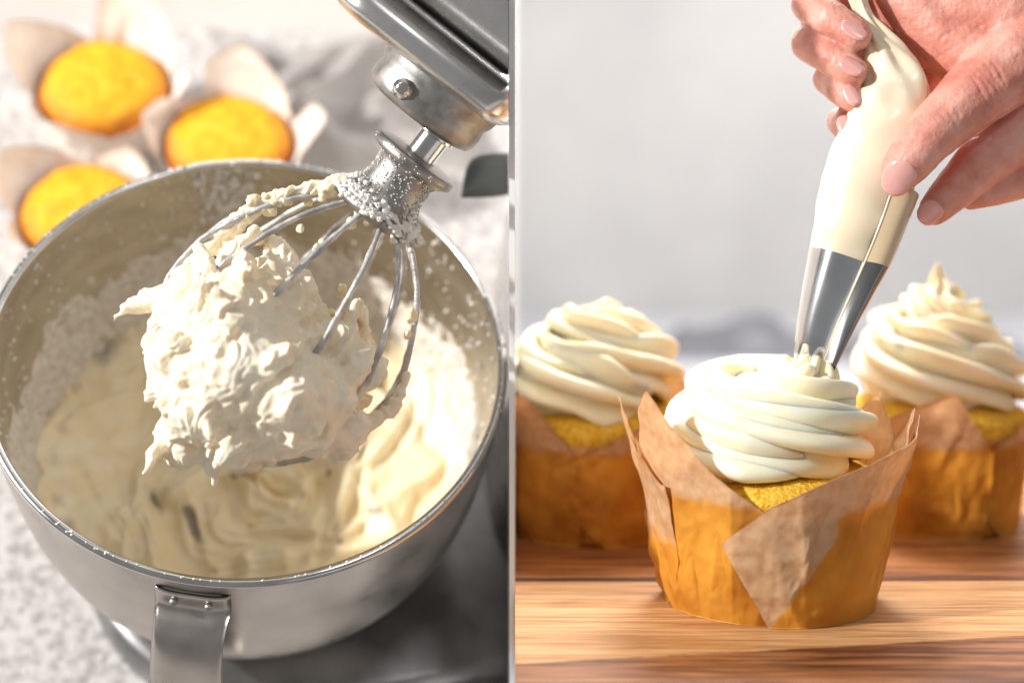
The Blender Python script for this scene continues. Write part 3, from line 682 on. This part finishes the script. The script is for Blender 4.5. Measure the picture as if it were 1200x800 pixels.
gr = []
for i in range(1500):
    x, y = random.uniform(-900, 400), random.uniform(-500, 500); v, f = blob((x, y, 0.6), random.uniform(0.8, 2.6), 1, (1, 1, 0.6)); gr.append((v, f))
V, Fc = join(gr); tag(obj('sugar_dust', ex(V), Fc, M['sugar'], clip=-1), 'white sugar dust scattered over the pale counter around the mixer', 'sugar', kind='stuff')

# stand mixer
WO = vp(449, 240, 0, 0.595); WU = 0.595/F
A_ = cv(0.61, 0.77, 0.17).normalized(); C_ = cv(-0.10, -0.135, 0.985); C_ = (C_-A_*C_.dot(A_)).normalized(); B_ = C_.cross(A_)*-1
if B_.dot(RT) < 0: B_ = -B_
WM = frame(WO, B_, C_, A_, WU)                           # x along the head (to the hinge), y to the viewer, z up the whisk axis
wx = lambda v: tf(WM, v)
mixer = empty('stand_mixer', lat(60, 0, 0), 'silver stand mixer with its head tilted up over the bowl', 'mixer')
def rounded(pts_, z0, z1, b=14, n=6):
    """slab with a rounded upper edge from an outline"""
    P = np.array(pts_, float); c = P.mean(0); V = []; L_ = []
    for k in range(n+1):
        t = k/n*PI/2; L_.append((1-(b*(1-math.cos(t)))/np.linalg.norm(P-c, axis=1).mean(), z1-b+b*math.sin(t)))
    L_ = [(1.0, z0)]+L_+[(0.5, z1+2), (0.02, z1+3)]
    for s, z in L_: V += [((c[0]+(p[0]-c[0])*s), (c[1]+(p[1]-c[1])*s), z) for p in P]
    m = len(P); Fc = [(i*m+j, i*m+(j+1) % m, (i+1)*m+(j+1) % m, (i+1)*m+j) for i in range(len(L_)-1) for j in range(m)]
    return np.array(V), Fc
outl = []
for j in range(120):
    a = 2*PI*j/120; r = 262; x, y = r*math.cos(a), r*math.sin(a)*0.98
    if x > 0: x *= 2.3
    outl.append((x+18, y-24))
V, Fc = rounded(outl, 1, BASEH-3, 30); obj('base', ex(V), Fc, M['base'], mixer, clip=-1)
# column rising from the base at the right
cs = []
for z, x0, x1, y0, y1 in ((BASEH-8, 338, 800, -180, 480), (BASEH+70, 345, 790, -150, 460), (HR-170, 350, 780, -60, 430), (HR-60, 352, 770, 0, 410), (HR+10, 360, 760, 40, 395), (HR+40, 385, 740, 70, 370)):
    ring = []
    for j in range(64):
        a = 2*PI*j/64; ca, sa = math.cos(a), math.sin(a); ring.append(((x0+x1)/2+(x1-x0)/2*math.copysign(abs(ca)**0.6, ca), (y0+y1)/2+(y1-y0)/2*math.copysign(abs(sa)**0.6, sa), z))
    cs += ring
Fc = [(i*64+j, i*64+(j+1) % 64, (i+1)*64+(j+1) % 64, (i+1)*64+j) for i in range(5) for j in range(64)]+[tuple(5*64+j for j in range(64))]
obj('column', ex(cs), Fc, M['silver'], mixer, clip=-1)
# oval dark recess at the neck
rx_, ry_ = onL(578, 205, HR+36)
v, f = blob((0, 0, 0), 1, 3, (1, 1, 1)); v2 = []
for q in v:
    k_ = 1-0.85*abs(q[0])**1.6; X_, Y_ = q[0]*62, q[1]*40*k_; v2.append((rx_+X_*0.75-Y_*0.66, ry_+X_*0.66+Y_*0.75, HR+36+q[2]*9))
v2 = ex(v2)
obj('neck_recess', v2, f, M['dark'], mixer, clip=-1)
# head: lofted along B (nose at the upper left)
def headsec(b, hw, z0, z1, n=72, e=0.55, flatb=True):
    out = []
    for j in range(n):
        a = 2*PI*j/n; ca, sa = math.cos(a), math.sin(a); zm = z0+(z1-z0)*0.36
        y = hw*math.copysign(abs(ca)**e, ca)
        z = zm+((z1-zm)*abs(sa)**0.8 if sa > 0 else -(zm-z0)*abs(sa)**(0.35 if e < 0.8 else 0.6)); out.append((b, y, z))
    return out
def headloft(secs, e=0.55):
    V = []; n = 72
    for s in secs: V += headsec(*s, e=e)
    Fc = [(i*n+j, i*n+(j+1) % n, (i+1)*n+(j+1) % n, (i+1)*n+j) for i in range(len(secs)-1) for j in range(n)]
    Fc += [tuple(range(n)), tuple((len(secs)-1)*n+j for j in reversed(range(n)))]; return np.array(V), Fc
def ease(b0, b1, hw, z0, z1, tail=False, k=10, nose=70):
    S_ = []
    for i in range(k+1):
        t = i/k*PI/2; S_.append((b0+nose*(1-math.cos(t)) if True else b0, max(hw*math.sin(t)**0.8, 4), z0+(z1-z0)*0.22*(1-math.sin(t)), z1-(z1-z0)*0.5*(1-math.sin(t))))
    if tail:
        for i in range(1, 7): t = i/6*PI/2; S_.append((b1-34+34*math.sin(t), hw*(0.45+0.55*math.cos(t)), z0+18*(1-math.cos(t)), z1))
    else: S_.append((b1, hw, z0, z1))
    return S_
V, Fc = headloft(ease(-196, 62, 112, 152, 212, tail=True), e=0.85); obj('head_tray', wx(V), Fc, M['polish'] if False else M['silver'], mixer, clip=-1, autos=50)
V, Fc = headloft(ease(-202, 420, 116, 200, 420), e=0.95); obj('head', wx(V), Fc, M['silver'], mixer, clip=-1, autos=50)
V, Fc = headloft(ease(-205, 420, 115.5, 203, 213), e=0.62); obj('trim_band', wx(V), Fc, M['polish'], mixer, clip=-1, autos=40)
V, Fc = headloft(ease(-203, 420, 118.5, 272, 282), e=0.9); obj('trim_band', wx(V), Fc, M['polish'], mixer, clip=-1, autos=40)
# planetary housing under the head, with screw
pp = [(0.5, 106), (60, 106), (70, 109), (75, 116), (76, 128), (74, 138), (78, 146), (80, 156)]
V, Fc = lathe(pp, 72); V = V*np.array([0.98, 0.95, 1])+np.array([-30, 0, 0]); hs = obj('beater_hub', wx(V), Fc, M['alu'], mixer, autos=40)
v, f = lathe([(0.3, 7), (5, 7), (8, 5.5), (9, 2), (12, 0.5), (12, -4)], 24); v = np.stack([v[:, 0], v[:, 2], v[:, 1]], 1)+np.array([-52, 71, 127]); obj('screw', wx(v), [tuple(reversed(q)) for q in f], M['polish'], hs)
V, Fc = lathe([(19, 40), (19, 100), (24, 102), (24, 112)], 40); obj('drive_shaft', wx(V), Fc, M['polish'], mixer, autos=40)

# whisk
whisk = empty('wire_whisk', rigid(WM), 'balloon wire whisk attachment clogged with frosting, fixed under the mixer head', 'whisk')
cp = [(0.5, 66), (16, 67), (21, 71), (24, 72), (50, 70), (54, 67), (54.5, 61), (51, 57), (42, 55), (38, 50), (36.5, 36), (38, 20), (44, 8), (54, -1), (61, -7), (61, -13), (54, -18), (30, -22), (0.5, -24)]
cp = [tuple(q) for q in catmull(cp, 3)]
V, Fc = lathe(cp, 80); V = V + np.array([-1.5, 0, 0]); obj('collar', wx(V), Fc, M['alu'], whisk, autos=45)
prof_w = [(48, -10), (76, -34), (102, -62), (126, -102), (148, -155), (150, -215), (126, -275), (88, -325), (44, -360), (0, -371)]
half_w = catmull(prof_w, 7)
for k in range(6):
    ph = R(8+30*k); pts = [(r*math.cos(ph), r*math.sin(ph), z-k*1.3) for r, z in half_w]+[(-r*math.cos(ph), -r*math.sin(ph), z-k*1.3) for r, z in half_w[::-1][1:]]
    pts = np.array(pts); pts = catmull(pts[::1], 3)
    rad = [3.1+1.7*max(0, noise.noise(Vector((q[0]/16+k*7, q[1]/16, q[2]/16)))+0.1) for q in pts]
    def wprof(phi, t, k=k): return 1+0.16*noise.noise(Vector((math.cos(phi)*1.1, math.sin(phi)*1.1, t*70+k*9)))+0.14*noise.noise(Vector((math.cos(phi)*2.5, math.sin(phi)*2.5, t*300+k*9)))
    pts = catmull(pts, 2); rad = np.interp(np.linspace(0, 1, len(pts)), np.linspace(0, 1, len(rad)), rad)
    V, Fc = tube(pts, rad, 12, wprof); obj('wire', wx(V), Fc, M['wire'], whisk, clip=-1)
gr = []
for i in range(780):
    a = random.uniform(-0.3, PI+0.3); t = random.random()
    if i < 400: z = random.gauss(-2, 6); rr_ = float(np.interp(z, [-13, -7, -1, 8, 20, 36], [62, 62, 55, 45, 39, 37])); q = random.uniform(1.2, 4.2)
    elif i < 760: z = random.uniform(10, 56); rr_ = float(np.interp(z, [8, 20, 36, 50, 56], [45, 39, 37, 38.5, 48])); q = random.uniform(0.5, 1.2)
    else: z = random.uniform(60, 68); rr_ = 55; q = random.uniform(0.6, 1.4)
    v, f = blob((rr_*math.cos(a)-1.5, rr_*math.sin(a), z), q, 1, (1.2, 1, 0.9)); gr.append((v, f))
V1, F1 = remesh([g for g in gr[:400]], 0.9, 2, 0.5)[:2]; V1 = np.array([p+np.array([1, 1, 1])*0.9*noise.noise(Vector(p)/1.6) for p in V1])
V, Fc = join([(V1, F1)]+gr[400:]); tag(obj('sugar_coating', wx(V), Fc, M['sugar'], whisk), None, None, kind='stuff')

# frosting gathered in the whisk: one torn, ridged lump
DC = 0.588
CM = frame(vp(0, 0, 0, DC), RT, -UP, -FW, DC/F)
rnd = random.Random(21)
core = [((300, 430, 30), (92, 88, 130)), ((262, 465, 30), (64, 62, 110)), ((345, 462, 30), (76, 68, 118)), ((290, 378, 34), (70, 66, 104)), ((325, 350, 10), (50, 46, 80)), ((388, 430, 0), (48, 52, 70)), ((252, 402, 40), (56, 62, 90)), ((298, 497, 20), (90, 44, 84)), ((232, 505, 20), (36, 34, 50)), ((375, 500, 10), (42, 36, 50))]
parts = [blob(c, 1, 3, s) for c, s in core]
# trailing lobe and peaks at the left, strings along the wires
parts += chain([(215, 345, 10), (178, 352, 14), (150, 362, 18), (138, 376, 20)], [22, 15, 8, 2.5])
parts += chain([(205, 350, 0), (184, 400, 6), (190, 450, 10), (206, 484, 12)], [20, 17, 13, 5])
parts += chain([(225, 330, 20), (200, 380, 22), (214, 430, 20)], [22, 20, 18])
parts += chain([(402, 214, 2), (352, 222, 0), (306, 240, -2), (270, 266, -4), (238, 300, 0), (222, 340, 8)], [10, 8, 11, 13, 15, 17])
parts += chain([(300, 270, 10), (268, 300, 10), (255, 345, 8)], [7, 12, 20])
parts += chain([(400, 440, -10), (436, 432, -14), (446, 428, -14)], [22, 8, 2.5])
parts += chain([(380, 470, 10), (424, 500, 12), (462, 478, 20), (478, 440, 24)], [22, 13, 9, 6])
parts += chain([(388, 395, 20), (372, 372, 14), (345, 330, 0)], [16, 18, 16])
for i in range(210):
    c, s = core[rnd.randrange(len(core))]; u_ = np.array([rnd.gauss(0, 1), rnd.gauss(0, 1), rnd.gauss(0.25, 1)]); u_ /= np.linalg.norm(u_)
    p = np.array(c)+u_*np.array(s)*0.97; t = np.cross(u_, [rnd.gauss(0, 1), rnd.gauss(0, 1), rnd.gauss(0, 1)]); t /= np.linalg.norm(t); t = t*0.8+np.array([-0.35, 0.55, 0])*rnd.choice([1, -1]); t /= np.linalg.norm(t)
    low = u_[1] > 0.35
    if low: t = np.array([t[0], t[1]*0.15-0.2, t[2]])
    L_ = rnd.uniform(24, 74)*(0.7 if low else 1); r0 = rnd.uniform(7, 20); mid = p+t*L_*0.5+u_*rnd.uniform(0, 4); q = p+t*L_+u_*(rnd.uniform(-4, 2) if low else rnd.uniform(-2, 12))
    parts += chain([p, mid, q], [r0, r0*rnd.uniform(0.8, 1.1), rnd.uniform(2.2, 6)], 8)
V, Fc, Nn = remesh(parts, 1.75, 9, 0.5)
for i in range(len(V)):
    p = V[i]; wv = Vector((p[0]/34, p[1]/34, p[2]/34)); a = 4.5*noise.noise(wv)
    q = Vector(((p[0]*0.8+p[1]*0.6)/13+a*0.5, (-p[0]*0.6+p[1]*0.8)/46, p[2]/22))
    rdg = 1-abs(noise.noise(q))*2.4; cav = noise.noise(Vector((p[0]/20+7, p[1]/17, p[2]/20)))
    V[i] = p+Nn[i]*(3.0*rdg-2+0.6*noise.noise(Vector((p[0]/5, p[1]/6, p[2]/5)))-12*max(0, cav-0.2))
wf = obj('whipped_frosting', tf(CM, V), Fc, M['whip'], base=vp(300, 440, 0, DC)); tag(wf, 'big ragged lump of white frosting caught inside the whisk wires', 'frosting')
# pale crumbs of frosting on single wires
parts = []
for i in range(46):
    x = rnd.uniform(285, 402); y = 214+(402-x)*0.24+rnd.uniform(-7, 14); parts.append(blob((x, y, rnd.uniform(-8, 8)), rnd.uniform(3, 8), 1, (1.2, 1, 1)))
for (x, y) in ((420, 249), (412, 262), (300, 280), (304, 278), (378, 285), (372, 292), (398, 345), (402, 338), (388, 368), (482, 370), (478, 392), (352, 268)): parts.append(blob((x, y, rnd.uniform(-4, 10)), rnd.uniform(4, 9), 1, (1, 1.3, 1)))
V, Fc, Nn = remesh(parts, 1.6, 1, 0.4)
for i in range(len(V)): V[i] += Nn[i]*2.2*noise.noise(Vector(V[i])/5)
tag(obj('frosting_scraps', tf(CM, V), Fc, M['batter'], base=vp(345, 230, 0, DC)), 'small pale yellow scraps of frosting stuck along the upper whisk wires', 'frosting', kind='stuff')

# ---- unfrosted muffins behind the bowl
def muffin(px, py, deg, label, seed, sc, peaks):
    x, y = onL(px, py, 120*sc); m = LM @ Matrix.Translation((x, y, 0)) @ Matrix.Rotation(R(deg), 4, 'Z') @ Matrix.Scale(sc, 4)
    c = empty('muffin', rigid(m), label, 'muffin', 'unfrosted muffins behind the bowl')
    V, Fc, G = base_cup(100, 142, 118, seed=seed); obj('paper_liner', tf(m, V), Fc, M['pale_sheet'], c, attrs=None)
    for i, t0 in enumerate((0, 90, 180, 270)):
        a, b = t0-48, t0+56; hp_ = peaks[i]
        addpatch(m, c, 'liner_flap', M['pale_sheet'], a, b, [(a, 60), (a+30, 0), (b, 0)], [(a, 100), (a+16, 134), (b-34, hp_), (b-10, hp_-40), (b, 110)], 2+2*(t0 == 0), 100, 142, seed=seed+t0, flare=34, greasef=lambda t, h: -0.25, n=44, m=22)
    V, Fc = cake_mesh(126, 122, 54, seed, rough=3.2); obj('cake', tf(m, V), Fc, M['cake2'], c, attrs={'baked': 0.75*(np.hypot(V[:, 0], V[:, 1])/128)**3})
muffin(122, 108, -42, 'golden muffin furthest back at top left in a pale paper liner', 31, 0.86, (196, 215, 250, 240))
muffin(268, 172, -30, 'golden muffin right of the other two, behind the bowl rim', 37, 0.84, (180, 240, 230, 190))
muffin(100, 254, 40, 'golden muffin at the left edge, nearest to the bowl rim', 43, 0.80, (170, 180, 225, 215))

# ---- grey linen towel behind
x0, y0 = onL(408, 112, 20); V = []; nx, ny = 110, 80
for i in range(nx+1):
    for j in range(ny+1):
        u_, v_ = i/nx-0.5, j/ny-0.5; x = x0+u_*520+30*math.sin(v_*7); y = y0+v_*330+26*math.sin(u_*9)
        d = math.hypot(u_*520-90, (v_*330+40)*1.2); arch = 62*math.exp(-((d-150)/38)**2)+34*math.exp(-((d-235)/26)**2)
        h = 8+arch+16*fbm((u_*4, v_*5, 2), 1, 3)+9*(1+math.sin(u_*22+v_*9))
        e = min(i, nx-i, j, ny-j)/14; V.append((x, y, max(2, h*min(1, e))))
k = ny+1; V = np.array(V); n = len(V); V2 = V-np.array([0, 0, 1.6]); Fc = [(i*k+j, (i+1)*k+j, (i+1)*k+j+1, i*k+j+1) for i in range(nx) for j in range(ny)]; Fc += [tuple(n+q for q in reversed(f)) for f in Fc]
tag(obj('linen_towel', ex(np.vstack([V, V2])), Fc, M['linen'], clip=-1), 'crumpled light grey linen towel lying behind the bowl under the mixer head', 'towel')

for o in list(bpy.data.objects):
    if '_mw' in o: del o['_mw']
